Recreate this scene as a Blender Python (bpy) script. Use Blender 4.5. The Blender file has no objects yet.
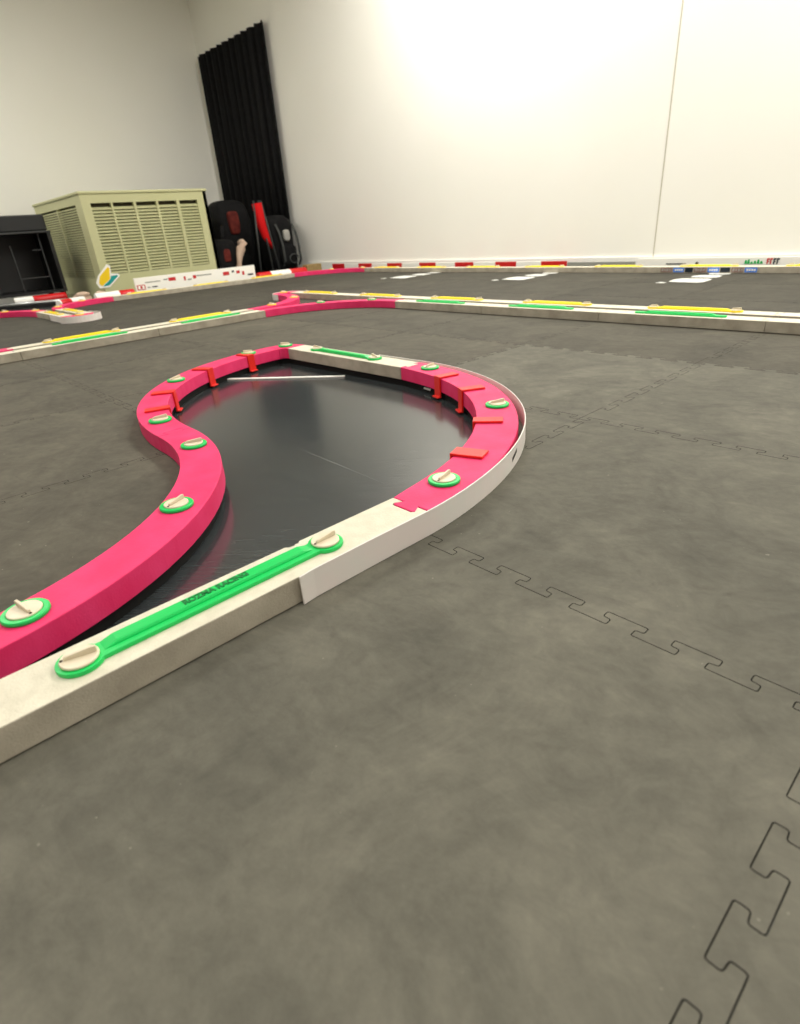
import bpy, bmesh, math, random
from mathutils import Vector, Matrix
random.seed(7)
sc = bpy.context.scene
COL = sc.collection
PI = math.pi
T, P, D = 0.5, 0.0625, 0.009          # mat side, tooth pitch, half tooth depth
H, W, CO = 0.031, 0.031, 0.05         # rail height, half width, offset of a rail from the mat edge
MAT_T = 0.015
FLOOR = -0.0155

# ------------------------------------------------------------------ helpers
def lin(r, g, b):
    f = lambda c: (c / 255) / 12.92 if c / 255 <= 0.04045 else ((c / 255 + 0.055) / 1.055) ** 2.4
    return (f(r), f(g), f(b), 1)

def material(name, rgb, rough=0.6, spec=0.5, noise=None, bump=0.0, bump_scale=400, metallic=0.0, coat=0.0):
    m = bpy.data.materials.new(name); m.use_nodes = True
    nt = m.node_tree; b = nt.nodes['Principled BSDF']
    b.inputs['Base Color'].default_value = lin(*rgb)
    b.inputs['Roughness'].default_value = rough
    b.inputs['Specular IOR Level'].default_value = spec
    b.inputs['Metallic'].default_value = metallic
    b.inputs['Coat Weight'].default_value = coat
    tc = nt.nodes.new('ShaderNodeTexCoord')
    if noise:
        rgb2, scale, detail = noise
        n = nt.nodes.new('ShaderNodeTexNoise'); n.inputs['Scale'].default_value = scale
        n.inputs['Detail'].default_value = detail
        nt.links.new(tc.outputs['Object'], n.inputs['Vector'])
        r = nt.nodes.new('ShaderNodeValToRGB')
        r.color_ramp.elements[0].position = 0.35; r.color_ramp.elements[1].position = 0.68
        r.color_ramp.elements[0].color = lin(*rgb); r.color_ramp.elements[1].color = lin(*rgb2)
        nt.links.new(n.outputs['Fac'], r.inputs['Fac'])
        nt.links.new(r.outputs['Color'], b.inputs['Base Color'])
    if bump:
        n2 = nt.nodes.new('ShaderNodeTexNoise'); n2.inputs['Scale'].default_value = bump_scale
        n2.inputs['Detail'].default_value = 4
        nt.links.new(tc.outputs['Object'], n2.inputs['Vector'])
        bp = nt.nodes.new('ShaderNodeBump'); bp.inputs['Strength'].default_value = bump
        bp.inputs['Distance'].default_value = 0.002
        nt.links.new(n2.outputs['Fac'], bp.inputs['Height'])
        nt.links.new(bp.outputs['Normal'], b.inputs['Normal'])
    return m

def link(name, bm, mat, parent=None, bevel=0.0, smooth=False, segs=2, angle=35):
    me = bpy.data.meshes.new(name)
    bmesh.ops.recalc_face_normals(bm, faces=bm.faces)
    bm.to_mesh(me); bm.free()
    o = bpy.data.objects.new(name, me); COL.objects.link(o)
    if isinstance(mat, (list, tuple)):
        for x in mat: me.materials.append(x)
    else:
        me.materials.append(mat)
    if smooth:
        for p in me.polygons: p.use_smooth = True
    if bevel:
        md = o.modifiers.new('bevel', 'BEVEL'); md.width = bevel; md.segments = segs
        md.limit_method = 'ANGLE'; md.angle_limit = math.radians(angle)
    if parent: o.parent = parent
    return o

def tag(o, label, cat, group=None):
    o['label'] = label; o['category'] = cat
    if group: o['group'] = group
    return o

def thing(name, label, cat, loc=(0, 0, 0), rz=0.0, group=None):
    o = bpy.data.objects.new(name, None); COL.objects.link(o)
    o.empty_display_size = 0.02
    o.location = loc; o.rotation_euler = (0, 0, rz)
    return tag(o, label, cat, group)

def dup(root, loc, rz, label, group=None):
    r = root.copy(); COL.objects.link(r); r.location = loc; r.rotation_euler = (0, 0, rz)
    r['label'] = label
    if group: r['group'] = group
    for ch in list(root.children):
        c = ch.copy(); COL.objects.link(c); c.parent = r
        for g in list(ch.children):
            d = g.copy(); COL.objects.link(d); d.parent = c
    return r

def structure(o):
    o['kind'] = 'structure'; return o

def prism(bm, pts, z0, z1, mi=0):
    lo = [bm.verts.new((x, y, z0)) for x, y in pts]
    hi = [bm.verts.new((x, y, z1)) for x, y in pts]
    f = [bm.faces.new(hi), bm.faces.new(lo[::-1])]
    n = len(pts)
    for i in range(n):
        f.append(bm.faces.new((lo[i], lo[(i + 1) % n], hi[(i + 1) % n], hi[i])))
    for q in f: q.material_index = mi
    return bm

def box(bm, x0, x1, y0, y1, z0, z1, mi=0):
    return prism(bm, [(x0, y0), (x1, y0), (x1, y1), (x0, y1)], z0, z1, mi)

def tube(bm, pts, r, n=14, mi=0, caps=True):
    pts = [Vector(p) for p in pts]; rings = []
    rr = r if isinstance(r, (list, tuple)) else [r] * len(pts)
    for i, p in enumerate(pts):
        d = (pts[min(i + 1, len(pts) - 1)] - pts[max(i - 1, 0)]).normalized()
        up = Vector((0, 0, 1)) if abs(d.z) < 0.95 else Vector((1, 0, 0))
        a = d.cross(up).normalized(); b = a.cross(d)
        rings.append([bm.verts.new(p + (a * math.cos(2 * PI * k / n) + b * math.sin(2 * PI * k / n)) * rr[i]) for k in range(n)])
    for i in range(len(rings) - 1):
        for k in range(n):
            f = bm.faces.new((rings[i][k], rings[i][(k + 1) % n], rings[i + 1][(k + 1) % n], rings[i + 1][k])); f.material_index = mi
    if caps:
        for q in (rings[0][::-1], rings[-1]):
            f = bm.faces.new(q); f.material_index = mi
    return bm

def lathe(bm, prof, n=40):
    rings = []
    for r, z in prof:
        if r < 1e-6: rings.append([bm.verts.new((0, 0, z))])
        else: rings.append([bm.verts.new((r * math.cos(2 * PI * k / n), r * math.sin(2 * PI * k / n), z)) for k in range(n)])
    for a, b in zip(rings, rings[1:]):
        for k in range(n):
            k2 = (k + 1) % n
            if len(a) == 1 and len(b) == 1: continue
            if len(a) == 1: bm.faces.new((a[0], b[k], b[k2]))
            elif len(b) == 1: bm.faces.new((a[k], a[k2], b[0]))
            else: bm.faces.new((a[k], a[k2], b[k2], b[k]))
    return bm

def arc_pts(cx, cy, r, a0, a1, n):
    return [(cx + r * math.cos(math.radians(a0 + (a1 - a0) * k / n)), cy + r * math.sin(math.radians(a0 + (a1 - a0) * k / n))) for k in range(n + 1)]

# ------------------------------------------------------------------ materials
def mat_foam():
    m = bpy.data.materials.new('dusty_foam'); m.use_nodes = True
    nt = m.node_tree; N = nt.nodes.new; L = nt.links.new
    b = nt.nodes['Principled BSDF']; b.inputs['Roughness'].default_value = 0.82
    b.inputs['Specular IOR Level'].default_value = 0.35
    g = N('ShaderNodeNewGeometry'); oi = N('ShaderNodeObjectInfo')
    n1 = N('ShaderNodeTexNoise'); n1.inputs['Scale'].default_value = 5; n1.inputs['Detail'].default_value = 14; n1.inputs['Roughness'].default_value = 0.7
    n1.inputs['Distortion'].default_value = 0.8
    L(g.outputs['Position'], n1.inputs['Vector'])
    r1 = N('ShaderNodeValToRGB'); r1.color_ramp.elements[0].position = 0.3; r1.color_ramp.elements[1].position = 0.7
    r1.color_ramp.elements[0].color = lin(82, 80, 71); r1.color_ramp.elements[1].color = lin(114, 111, 99)
    L(n1.outputs['Fac'], r1.inputs['Fac'])
    # streaky scuffs rubbed along the driving line
    mp0 = N('ShaderNodeMapping'); mp0.inputs['Rotation'].default_value = (0, 0, -0.35)
    L(g.outputs['Position'], mp0.inputs['Vector'])
    mp = N('ShaderNodeMapping'); mp.inputs['Scale'].default_value = (11, 17, 1)
    L(mp0.outputs['Vector'], mp.inputs['Vector'])
    n2 = N('ShaderNodeTexNoise'); n2.inputs['Scale'].default_value = 1; n2.inputs['Detail'].default_value = 12; n2.inputs['Roughness'].default_value = 0.68; n2.inputs['Distortion'].default_value = 2.4
    L(mp.outputs['Vector'], n2.inputs['Vector'])
    r2 = N('ShaderNodeValToRGB'); r2.color_ramp.elements[0].position = 0.36; r2.color_ramp.elements[1].position = 0.66
    r2.color_ramp.elements[0].color = (0.74, 0.74, 0.74, 1); r2.color_ramp.elements[1].color = (1.12, 1.12, 1.12, 1)
    L(n2.outputs['Fac'], r2.inputs['Fac'])
    mx = N('ShaderNodeMix'); mx.data_type = 'RGBA'; mx.blend_type = 'MULTIPLY'; mx.inputs[0].default_value = 0.5
    L(r1.outputs['Color'], mx.inputs[6]); L(r2.outputs['Color'], mx.inputs[7])
    # every mat has its own wear
    mr = N('ShaderNodeMapRange'); mr.inputs['To Min'].default_value = 0.92; mr.inputs['To Max'].default_value = 1.06
    L(oi.outputs['Random'], mr.inputs['Value'])
    mx2 = N('ShaderNodeMix'); mx2.data_type = 'RGBA'; mx2.blend_type = 'MULTIPLY'; mx2.inputs[0].default_value = 1
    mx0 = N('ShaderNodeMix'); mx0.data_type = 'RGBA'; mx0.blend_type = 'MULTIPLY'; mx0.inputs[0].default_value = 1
    n5 = N('ShaderNodeTexNoise'); n5.inputs['Scale'].default_value = 38; n5.inputs['Detail'].default_value = 12; n5.inputs['Roughness'].default_value = 0.75; n5.inputs['Distortion'].default_value = 0.6
    L(g.outputs['Position'], n5.inputs['Vector'])
    r5 = N('ShaderNodeMapRange'); r5.inputs['From Min'].default_value = 0.3; r5.inputs['From Max'].default_value = 0.7
    r5.inputs['To Min'].default_value = 0.84; r5.inputs['To Max'].default_value = 1.14
    L(n5.outputs['Fac'], r5.inputs['Value'])
    mx5 = N('ShaderNodeMix'); mx5.data_type = 'RGBA'; mx5.blend_type = 'MULTIPLY'; mx5.inputs[0].default_value = 1
    L(mx.outputs[2], mx5.inputs[6]); L(r5.outputs['Result'], mx5.inputs[7])
    L(mx5.outputs[2], mx0.inputs[6]); L(oi.outputs['Color'], mx0.inputs[7])  # object colour brings in the painted light falloff
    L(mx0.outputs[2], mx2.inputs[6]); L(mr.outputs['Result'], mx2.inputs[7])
    # tiny pale specks of dust
    vo = N('ShaderNodeTexNoise'); vo.inputs['Scale'].default_value = 130; vo.inputs['Detail'].default_value = 1
    L(g.outputs['Position'], vo.inputs['Vector'])
    r3 = N('ShaderNodeValToRGB'); r3.color_ramp.elements[0].position = 0.78; r3.color_ramp.elements[1].position = 0.8
    r3.color_ramp.elements[0].color = (0, 0, 0, 1); r3.color_ramp.elements[1].color = (0.3, 0.3, 0.3, 1)
    L(vo.outputs['Fac'], r3.inputs['Fac'])
    mx3 = N('ShaderNodeMix'); mx3.data_type = 'RGBA'; L(r3.outputs['Color'], mx3.inputs[0])
    L(mx2.outputs[2], mx3.inputs[6]); mx3.inputs[7].default_value = lin(170, 165, 150)
    L(mx3.outputs[2], b.inputs['Base Color'])
    n4 = N('ShaderNodeTexNoise'); n4.inputs['Scale'].default_value = 60; n4.inputs['Detail'].default_value = 8
    L(g.outputs['Position'], n4.inputs['Vector'])
    bp = N('ShaderNodeBump'); bp.inputs['Strength'].default_value = 0.25; bp.inputs['Distance'].default_value = 0.003
    L(n4.outputs['Fac'], bp.inputs['Height']); L(bp.outputs['Normal'], b.inputs['Normal'])
    return m

def mat_vinyl():
    m = bpy.data.materials.new('dark_vinyl_floor'); m.use_nodes = True
    nt = m.node_tree; N = nt.nodes.new; L = nt.links.new
    b = nt.nodes['Principled BSDF']
    g = N('ShaderNodeNewGeometry')
    mp0 = N('ShaderNodeMapping'); mp0.inputs['Rotation'].default_value = (0, 0, -math.radians(44))
    L(g.outputs['Position'], mp0.inputs['Vector'])
    mp = N('ShaderNodeMapping'); mp.inputs['Scale'].default_value = (18, 300, 1)
    L(mp0.outputs['Vector'], mp.inputs['Vector'])
    n = N('ShaderNodeTexNoise'); n.inputs['Scale'].default_value = 1; n.inputs['Detail'].default_value = 5
    L(mp.outputs['Vector'], n.inputs['Vector'])
    r = N('ShaderNodeValToRGB'); r.color_ramp.elements[0].position = 0.4; r.color_ramp.elements[1].position = 0.85
    r.color_ramp.elements[0].color = lin(54, 58, 59); r.color_ramp.elements[1].color = lin(74, 79, 80)
    L(n.outputs['Fac'], r.inputs['Fac'])
    # board joints
    mp2 = N('ShaderNodeMapping'); mp2.inputs['Rotation'].default_value = (0, 0, -math.radians(46)); mp2.inputs['Location'].default_value = (0.35, 0.06, 0)
    L(g.outputs['Position'], mp2.inputs['Vector'])
    br = N('ShaderNodeTexBrick'); br.inputs['Scale'].default_value = 1; br.inputs['Brick Width'].default_value = 0.9; br.inputs['Row Height'].default_value = 0.15
    br.inputs['Mortar Size'].default_value = 0.0008; br.inputs['Color1'].default_value = (1, 1, 1, 1); br.inputs['Color2'].default_value = (0.9, 0.9, 0.9, 1)
    br.inputs['Mortar'].default_value = (0.45, 0.45, 0.45, 1)
    L(mp2.outputs['Vector'], br.inputs['Vector'])
    mx = N('ShaderNodeMix'); mx.data_type = 'RGBA'; mx.blend_type = 'MULTIPLY'; mx.inputs[0].default_value = 1
    L(r.outputs['Color'], mx.inputs[6]); L(br.outputs['Color'], mx.inputs[7])
    L(mx.outputs[2], b.inputs['Base Color'])
    rr = N('ShaderNodeMapRange'); rr.inputs['To Min'].default_value = 0.12; rr.inputs['To Max'].default_value = 0.2
    b.inputs['Specular IOR Level'].default_value = 1.0
    L(n.outputs['Fac'], rr.inputs['Value']); L(rr.outputs['Result'], b.inputs['Roughness'])
    bp = N('ShaderNodeBump'); bp.inputs['Strength'].default_value = 0.02; bp.inputs['Distance'].default_value = 0.0005
    L(n.outputs['Fac'], bp.inputs['Height']); L(bp.outputs['Normal'], b.inputs['Normal'])
    return m

M = {
    'foam_side': material('black_foam_cut', (30, 30, 29), 0.9, 0.2),
    'foam': mat_foam(), 'vinyl': mat_vinyl(),
    'white_rail': material('cream_foam', (213, 206, 185), 0.75, 0.3, ((226, 219, 198), 60, 8), 0.25, 500),
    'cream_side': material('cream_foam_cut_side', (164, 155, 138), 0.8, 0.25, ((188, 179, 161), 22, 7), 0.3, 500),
    'pink_rail': material('pink_foam', (232, 40, 100), 0.6, 0.4, ((238, 56, 114), 25, 5), 0.15, 400),
    'grid_paint': material('white_paint', (226, 226, 220), 0.6, 0.3, ((200, 200, 194), 30, 5)),
    'green': material('green_plastic', (0, 202, 92), 0.38, 0.5),
    'dark_green': material('green_print', (0, 118, 52), 0.5, 0.4),
    'yellow': material('yellow_plastic', (255, 226, 4), 0.4, 0.5),
    'beige': material('beige_plastic', (222, 208, 180), 0.45, 0.5, ((230, 218, 192), 60, 3)),
    'hole': material('dark_recess', (60, 48, 38), 0.8, 0.2),
    'red_clip': material('red_clip_plastic', (232, 34, 22), 0.45, 0.5),
    'strip': material('white_strip_plastic', (232, 228, 220), 0.45, 0.45, ((238, 226, 220), 18, 5)),
    'scuff': material('strip_scuff', (120, 116, 108), 0.7, 0.2),
    'red': material('glossy_red', (208, 14, 22), 0.4, 0.5),
    'white': material('glossy_white', (250, 248, 240), 0.45, 0.5),
    'grey': material('grey_vinyl', (150, 150, 142), 0.5, 0.4),
    'brown': material('brown_card', (140, 120, 78), 0.8, 0.2, ((160, 138, 92), 60, 4)),
    'olive': material('khaki_enamel', (194, 194, 146), 0.5, 0.4, ((201, 200, 154), 3, 4)),
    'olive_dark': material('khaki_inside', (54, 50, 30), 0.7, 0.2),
    'black': material('black_paint', (14, 15, 15), 0.45, 0.5),
    'black_fabric': material('black_fabric', (10, 10, 11), 0.85, 0.25, ((20, 20, 21), 30, 4), 0.5, 150),
    'dark_grey': material('dark_grey_metal', (52, 54, 53), 0.5, 0.5),
    'steel': material('brushed_steel', (190, 192, 190), 0.3, 0.5, metallic=0.8),
    'skin_cloth': material('pale_beige_cloth', (200, 172, 150), 0.9, 0.2, ((214, 188, 166), 20, 4), 0.3, 120),
    'red_cloth': material('red_fabric', (200, 14, 18), 0.8, 0.2),
    'maroon': material('maroon_fabric', (110, 44, 36), 0.85, 0.2, ((80, 28, 24), 20, 3)),
    'pale_grey': material('pale_grey_fabric', (170, 168, 160), 0.8, 0.2),
    'wall': material('white_wall_paint', (250, 248, 238), 0.8, 0.25, ((252, 250, 241), 1.5, 3)),
    'far_wall': material('grey_wall_paint', (214, 210, 200), 0.85, 0.2, ((220, 216, 206), 1.5, 3)),
    'ceiling': material('ceiling_paint', (240, 238, 232), 0.9, 0.2),
    'leaf_green': material('leaf_green', (0, 156, 150), 0.4, 0.5),
    'leaf_yellow': material('leaf_yellow', (250, 210, 10), 0.4, 0.5),
    'sticker_blue': material('sticker_blue', (86, 140, 232), 0.4, 0.4),
    'sticker_navy': material('sticker_navy', (22, 34, 46), 0.4, 0.4),
    'sticker_brown': material('sticker_brown', (120, 86, 78), 0.5, 0.4, ((176, 150, 140), 260, 2)),
    'sticker_green': material('sticker_green', (0, 176, 84), 0.4, 0.4),
    'sticker_red': material('sticker_red', (196, 40, 44), 0.4, 0.4),
    'seam': material('wall_seam', (196, 190, 172), 0.8, 0.2),
}

# ------------------------------------------------------------------ setting
RX0, RX1, RY0, RY1, RZ = -6.2, 5.0, -5.0, 3.2, 2.6
def slab(name, x0, x1, y0, y1, z0, z1, m):
    bm = bmesh.new(); box(bm, x0, x1, y0, y1, z0, z1)
    return structure(link(name, bm, m))
slab('floor', RX0 - .1, RX1 + .1, RY0 - .1, RY1 + .1, FLOOR - 0.1, FLOOR, M['vinyl'])
slab('ceiling', RX0 - .1, RX1 + .1, RY0 - .1, RY1 + .1, RZ, RZ + 0.1, M['ceiling'])
wb = slab('wall_back', RX0 - .1, RX1 + .1, RY1, RY1 + .1, FLOOR, RZ, M['wall'])
slab('wall_left', RX0 - .1, RX0, RY0, RY1, FLOOR, RZ, M['wall'])
slab('wall_right', RX1, RX1 + .1, RY0, RY1, FLOOR, RZ, M['far_wall'])
slab('wall_front', RX0 - .1, RX1 + .1, RY0 - .1, RY0, FLOOR, RZ, M['far_wall'])
bm = bmesh.new(); box(bm, -1.1685, -1.1635, RY1 - 0.002, RY1 + 0.001, FLOOR + 0.001, RZ - 0.001)
o = link('panel_seam', bm, M['seam'], wb)
slab('baseboard_back', -4.7, RX1, RY1 - 0.012, RY1, FLOOR, 0.062, M['white'])

# ------------------------------------------------------------------ foam mats
def edge_profile(skip_first=False):
    """(t, offset) along one mat edge, t in metres from the corner"""
    raw = [(0.0 - D, -D)]
    for k in range(8):
        if k == 0 and skip_first: continue
        raw += [((k + .165) * P, -D), ((k + .165) * P, -D * .05), ((k + .04) * P, D * .05), ((k + .04) * P, D),
                ((k + .665) * P, D), ((k + .665) * P, D * .05), ((k + .54) * P, -D * .05), ((k + .54) * P, -D)]
    raw += [(T - D, -D)]
    out = [raw[0]]
    rr = 0.0019
    for i in range(1, len(raw) - 1):
        a, b, c = Vector(raw[i - 1]), Vector(raw[i]), Vector(raw[i + 1])
        p = b + (a - b).normalized() * rr; q = b + (c - b).normalized() * rr
        for s in (0, .33, .67, 1):
            out.append(tuple(p * (1 - s) ** 2 + b * 2 * s * (1 - s) + q * s * s))
    out.append(raw[-1])
    return out
EP = edge_profile(); EV = edge_profile(True)

def inset(pts, d):
    n = len(pts); out = []
    for i in range(n):
        a, b, c = Vector(pts[i - 1]), Vector(pts[i]), Vector(pts[(i + 1) % n])
        e1 = (b - a).normalized(); e2 = (c - b).normalized()
        n1 = Vector((-e1.y, e1.x)); n2 = Vector((-e2.y, e2.x))
        m = (n1 + n2)
        if m.length < 1e-6: m = n1
        m.normalize(); k = d / max(0.5, m.dot(n1))
        out.append(tuple(b + m * k))
    return out

def cell_poly(i, j):
    x0, y0 = i * T, j * T
    flat = [(-D, 0), (T - D, 0)]
    def hor(y, flatten):
        return [(x0 + t, y + (o if not flatten else -D)) for t, o in (EP if not flatten else [EP[0], EP[-1]])]
    def ver(x, flatten):
        return [(x + (o if not flatten else -D), y0 + t) for t, o in (EV if not flatten else [EP[0], EP[-1]])]
    bot = hor(y0, False); top = hor(y0 + T, j == 5)
    lef = ver(x0, i == -8); rig = ver(x0 + T, False)
    pts = bot[:-1] + rig[:-1] + top[::-1][:-1] + lef[::-1][:-1]
    return inset(pts, 0.00045)

def sagged(k):
    a = math.radians(90 * k / 24); r = .5255 - .011 * math.sqrt(max(0, math.sin(2 * a)))
    return (-.5 + r * math.cos(a), r * math.sin(a))
hole_pts = [(0.0255, -0.5)] + [sagged(k) for k in range(25)] + arc_pts(-1, .5, .0255, 90, 180, 6) + \
    arc_pts(-.5, .5, .5255, 180, 270, 24)[1:] + arc_pts(-.5, -.5, .4745, 90, 0, 24)[1:]
bm = bmesh.new(); prism(bm, hole_pts, -0.3, 0.3)
cutter = link('cutter', bm, [M['foam_side'], M['foam_side']])
cut_cells = {(-1, 0), (-1, -1), (-2, 0), (0, 0), (0, -1), (-1, 1), (-2, 1), (-3, 0), (-3, 1), (-2, -1), (0, -2), (-1, -2), (0, 1), (-3, -1)}
ORD = ['first', 'second', 'third', 'fourth', 'fifth', 'sixth', 'seventh', 'eighth', 'ninth', 'tenth', 'eleventh', 'twelfth']
def mat_label(i, j):
    special = {
        (-1, 0): 'dark foam mat offcut outside the white-guarded bend, beside the pink curve',
        (-1, -1): 'dark foam mat filling the inside of the long pink curve at left',
        (-2, 0): 'dark foam mat offcut outside the far left pink bend with red clips',
        (0, 0): 'grey foam mat beside the white guard strip, behind the long puzzle seam',
        (0, -1): 'large grey foam mat in the right foreground, in front of the long puzzle seam',
    }
    if (i, j) in special: return special[(i, j)]
    return 'grey foam floor mat, %s row from the back wall, %s mat from the left kerb' % (ORD[5 - j], ORD[i + 8])
mat_objs = {}
for i in range(-8, 3):
    for j in range(-4, 6):
        if i >= 2 and j > 1: continue
        if i < -5 and j < -2: continue
        bm = bmesh.new(); prism(bm, cell_poly(i, j), -MAT_T, 0.0)
        bm.normal_update()
        for f in bm.faces:
            if f.normal.z < .5: f.material_index = 1
        # each mat lies with a hair of its own tilt-free height difference
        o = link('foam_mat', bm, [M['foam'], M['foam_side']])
        if (i, j) in cut_cells:
            md = o.modifiers.new('cut', 'BOOLEAN'); md.object = cutter; md.operation = 'DIFFERENCE'; md.solver = 'MANIFOLD'
            dg = bpy.context.evaluated_depsgraph_get()
            me = bpy.data.meshes.new_from_object(o.evaluated_get(dg))
            o.modifiers.clear(); o.data = me
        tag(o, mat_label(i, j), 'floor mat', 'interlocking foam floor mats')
        # light falling off towards the far and left lanes, put into each mat's colour
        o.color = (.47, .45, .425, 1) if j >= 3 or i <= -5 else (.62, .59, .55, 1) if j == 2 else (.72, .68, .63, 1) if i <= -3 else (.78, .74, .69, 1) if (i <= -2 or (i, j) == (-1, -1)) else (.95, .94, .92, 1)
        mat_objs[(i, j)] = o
bpy.data.objects.remove(cutter)

# painted start boxes: part of the mat they are painted on
for i in (-6, -4, -2):
    x = i * T
    shapes = [[(.23, 2.545), (.37, 2.525), (.392, 2.55), (.385, 2.655), (.36, 2.68), (.235, 2.68), (.215, 2.63)],
              [(.255, 2.735), (.36, 2.725), (.382, 2.75), (.375, 2.81), (.35, 2.83), (.265, 2.832), (.24, 2.79)],
              [(.285, 2.875), (.36, 2.868), (.38, 2.89), (.372, 2.94), (.35, 2.955), (.295, 2.955), (.272, 2.92)],
              [(.19, 2.49), (.225, 2.48), (.24, 2.50), (.20, 2.53)]]
    for s in shapes:
        cx, cy = sum(p[0] for p in s) / len(s), sum(p[1] for p in s) / len(s)
        s = [(cx + (a - cx) * 1.0, cy + (b - cy) * 1.05) for a, b in s]
        bm = bmesh.new(); prism(bm, [(x + a, b + 0.0) for a, b in s], 0.00005, 0.0006)
        o = link('painted_marking', bm, M['grid_paint'], mat_objs[(i, 5)])
        o['label'] = 'white painted start box'

# ------------------------------------------------------------------ track rails
TD, TH, TN = 0.014, 0.0185, 0.0125      # tab depth, half head width, half neck width
Z0 = 0.0010
def rail(path, m, label, name, tab=True, socket=True, widths=None, nick=None):
    """path: list of (point, unit direction); side lines at +-W"""
    (p0, d0), (p1, d1) = path[0], path[-1]
    n0, n1 = Vector((-d0.y, d0.x)), Vector((-d1.y, d1.x))
    ws = widths or [W] * len(path)
    left = [p + Vector((-d.y, d.x)) * w for (p, d), w in zip(path, ws)]
    right = [p - Vector((-d.y, d.x)) * w for (p, d), w in zip(path, ws)]
    if nick is not None:
        a, b = left[0], left[-1]
        left = [a] + [Vector((a.x + u, nick + v)) for u, v in ((0, -.009), (.0035, -.006), (.0045, 0), (.002, .003), (.0035, .006), (0, .009))] + [b]
    g = 0.0004
    pts = list(right)
    e = p1 - d1 * (.0013 if m is M['white_rail'] else .0008)
    pts[-1] = e - n1 * W; left[-1] = e + n1 * W
    if socket:
        pts += [e - n1 * (TN + g), e - d1 * (TD - .003) - n1 * (TH + g), e - d1 * (TD + g) - n1 * (TH - .003), e - d1 * (TD + g) + n1 * (TH - .003), e - d1 * (TD - .003) + n1 * (TH + g), e + n1 * (TN + g)]
    pts += left[::-1]
    if tab:
        s = p0
        pts += [s + n0 * TN, s - d0 * (TD - .003) + n0 * TH, s - d0 * TD + n0 * (TH - .003), s - d0 * TD - n0 * (TH - .003), s - d0 * (TD - .003) - n0 * TH, s - n0 * TN]
    bm = bmesh.new(); prism(bm, [(v.x, v.y) for v in pts], Z0, H)
    if m is M['white_rail']:
        bm.normal_update()
        for f in bm.faces:
            if abs(f.normal.z) < .5: f.material_index = 1
        o = link(name, bm, [m, M['cream_side']], bevel=0.0012, segs=2, angle=50)
    else:
        o = link(name, bm, m, bevel=0.0012, segs=2, angle=50)
    return tag(o, label, 'track rail', 'foam track rails')

def straight(x0, y0, x1, y1, m, label, **k):
    a, b = Vector((x0, y0)), Vector((x1, y1)); d = (b - a).normalized()
    return rail([(a, d), (b, d)], m, label, 'straight_rail', **k)
def curve(cx, cy, r, a0, a1, m, label, n=28, name='curved_rail', sag=0.0, **k):
    s = 1 if a1 > a0 else -1
    path = []; r0 = r; ws = []
    for q in range(n + 1):
        a = math.radians(a0 + (a1 - a0) * q / n)
        e = math.sqrt(max(0, math.sin(PI * q / n)))
        r = r0 - (sag + .002 * (sag > 0)) / 2 * e; ws.append(W + (sag - .002 * (sag > 0)) / 2 * e)
        path.append((Vector((cx + r * math.cos(a), cy + r * math.sin(a))), Vector((-math.sin(a), math.cos(a))) * s))
    return rail(path, m, label, name, widths=ws, **k)
def small_curve(cx, cy, r, a0, a1, m, label, name, n=12):
    # too short to carry tabs: a plain bent block
    path = []
    s = 1 if a1 > a0 else -1
    for q in range(n + 1):
        a = math.radians(a0 + (a1 - a0) * q / n)
        path.append((Vector((cx + r * math.cos(a), cy + r * math.sin(a))), Vector((-math.sin(a), math.cos(a))) * s))
    return rail(path, m, label, name, tab=False, socket=False)
WR, PR = M['white_rail'], M['pink_rail']
# the loop in the foreground
straight(CO, -1.0, CO, -.5, WR, 'cream foam rail running out of the photo at bottom left', tab=False)
straight(CO, -.5, CO, .011, WR, 'nearest cream foam rail carrying the long green lettered bar', nick=-.143)
curve(-.5, 0, .55, 1.15, 90.9, PR, 'pink curved foam rail at right, wrapped by the white guard strip', sag=.011)
straight(-.509, .55, -1.0, .55, WR, 'cream foam rail closing the far side of the loop, thin green bar on top', socket=False)
small_curve(-1.0, .5, CO, 90, 180, PR, 'small pink corner rail at the far left corner of the loop', 'corner_rail')
curve(-.5, .5, .55, 180, 270, PR, 'pink curved rail bending round the loop left side, four red clips', tab=False)
curve(-.5, -.5, .45, 90, 0, PR, 'long pink curved rail sweeping to the lower left corner, three green-ringed fasteners')
straight(-CO, -.5, -CO, -1.0, PR, 'pink foam rail beside the nearest cream rail, leaving the photo bottom left', socket=False)
# front row of the double divider
straight(-1.95, -1.0, -1.95, -.5, WR, 'cream foam rail of the middle divider, beyond the left edge', tab=False)
straight(-1.95, -.5, -1.95, 0, WR, 'cream front rail of the middle divider at the left edge of the photo')
straight(-1.95, 0, -1.95, .5, WR, 'cream front rail of the middle divider, second from the left edge')
straight(-1.95, .5, -1.95, 1, WR, 'cream front rail of the middle divider, left of the pink bend')
curve(-1.5, 1, .45, 180, 90, PR, 'pink curved front rail where the middle divider bends')
for k, t in enumerate(['just right of the pink bend', 'second right of the pink bend', 'third right of the pink bend, widest green bar', 'at the right edge of the photo', 'beyond the right edge of the photo']):
    straight(-1.5 + .5 * k, 1.45, -1.0 + .5 * k, 1.45, WR, 'cream front rail of the middle divider, ' + t, socket=k < 4)
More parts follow.
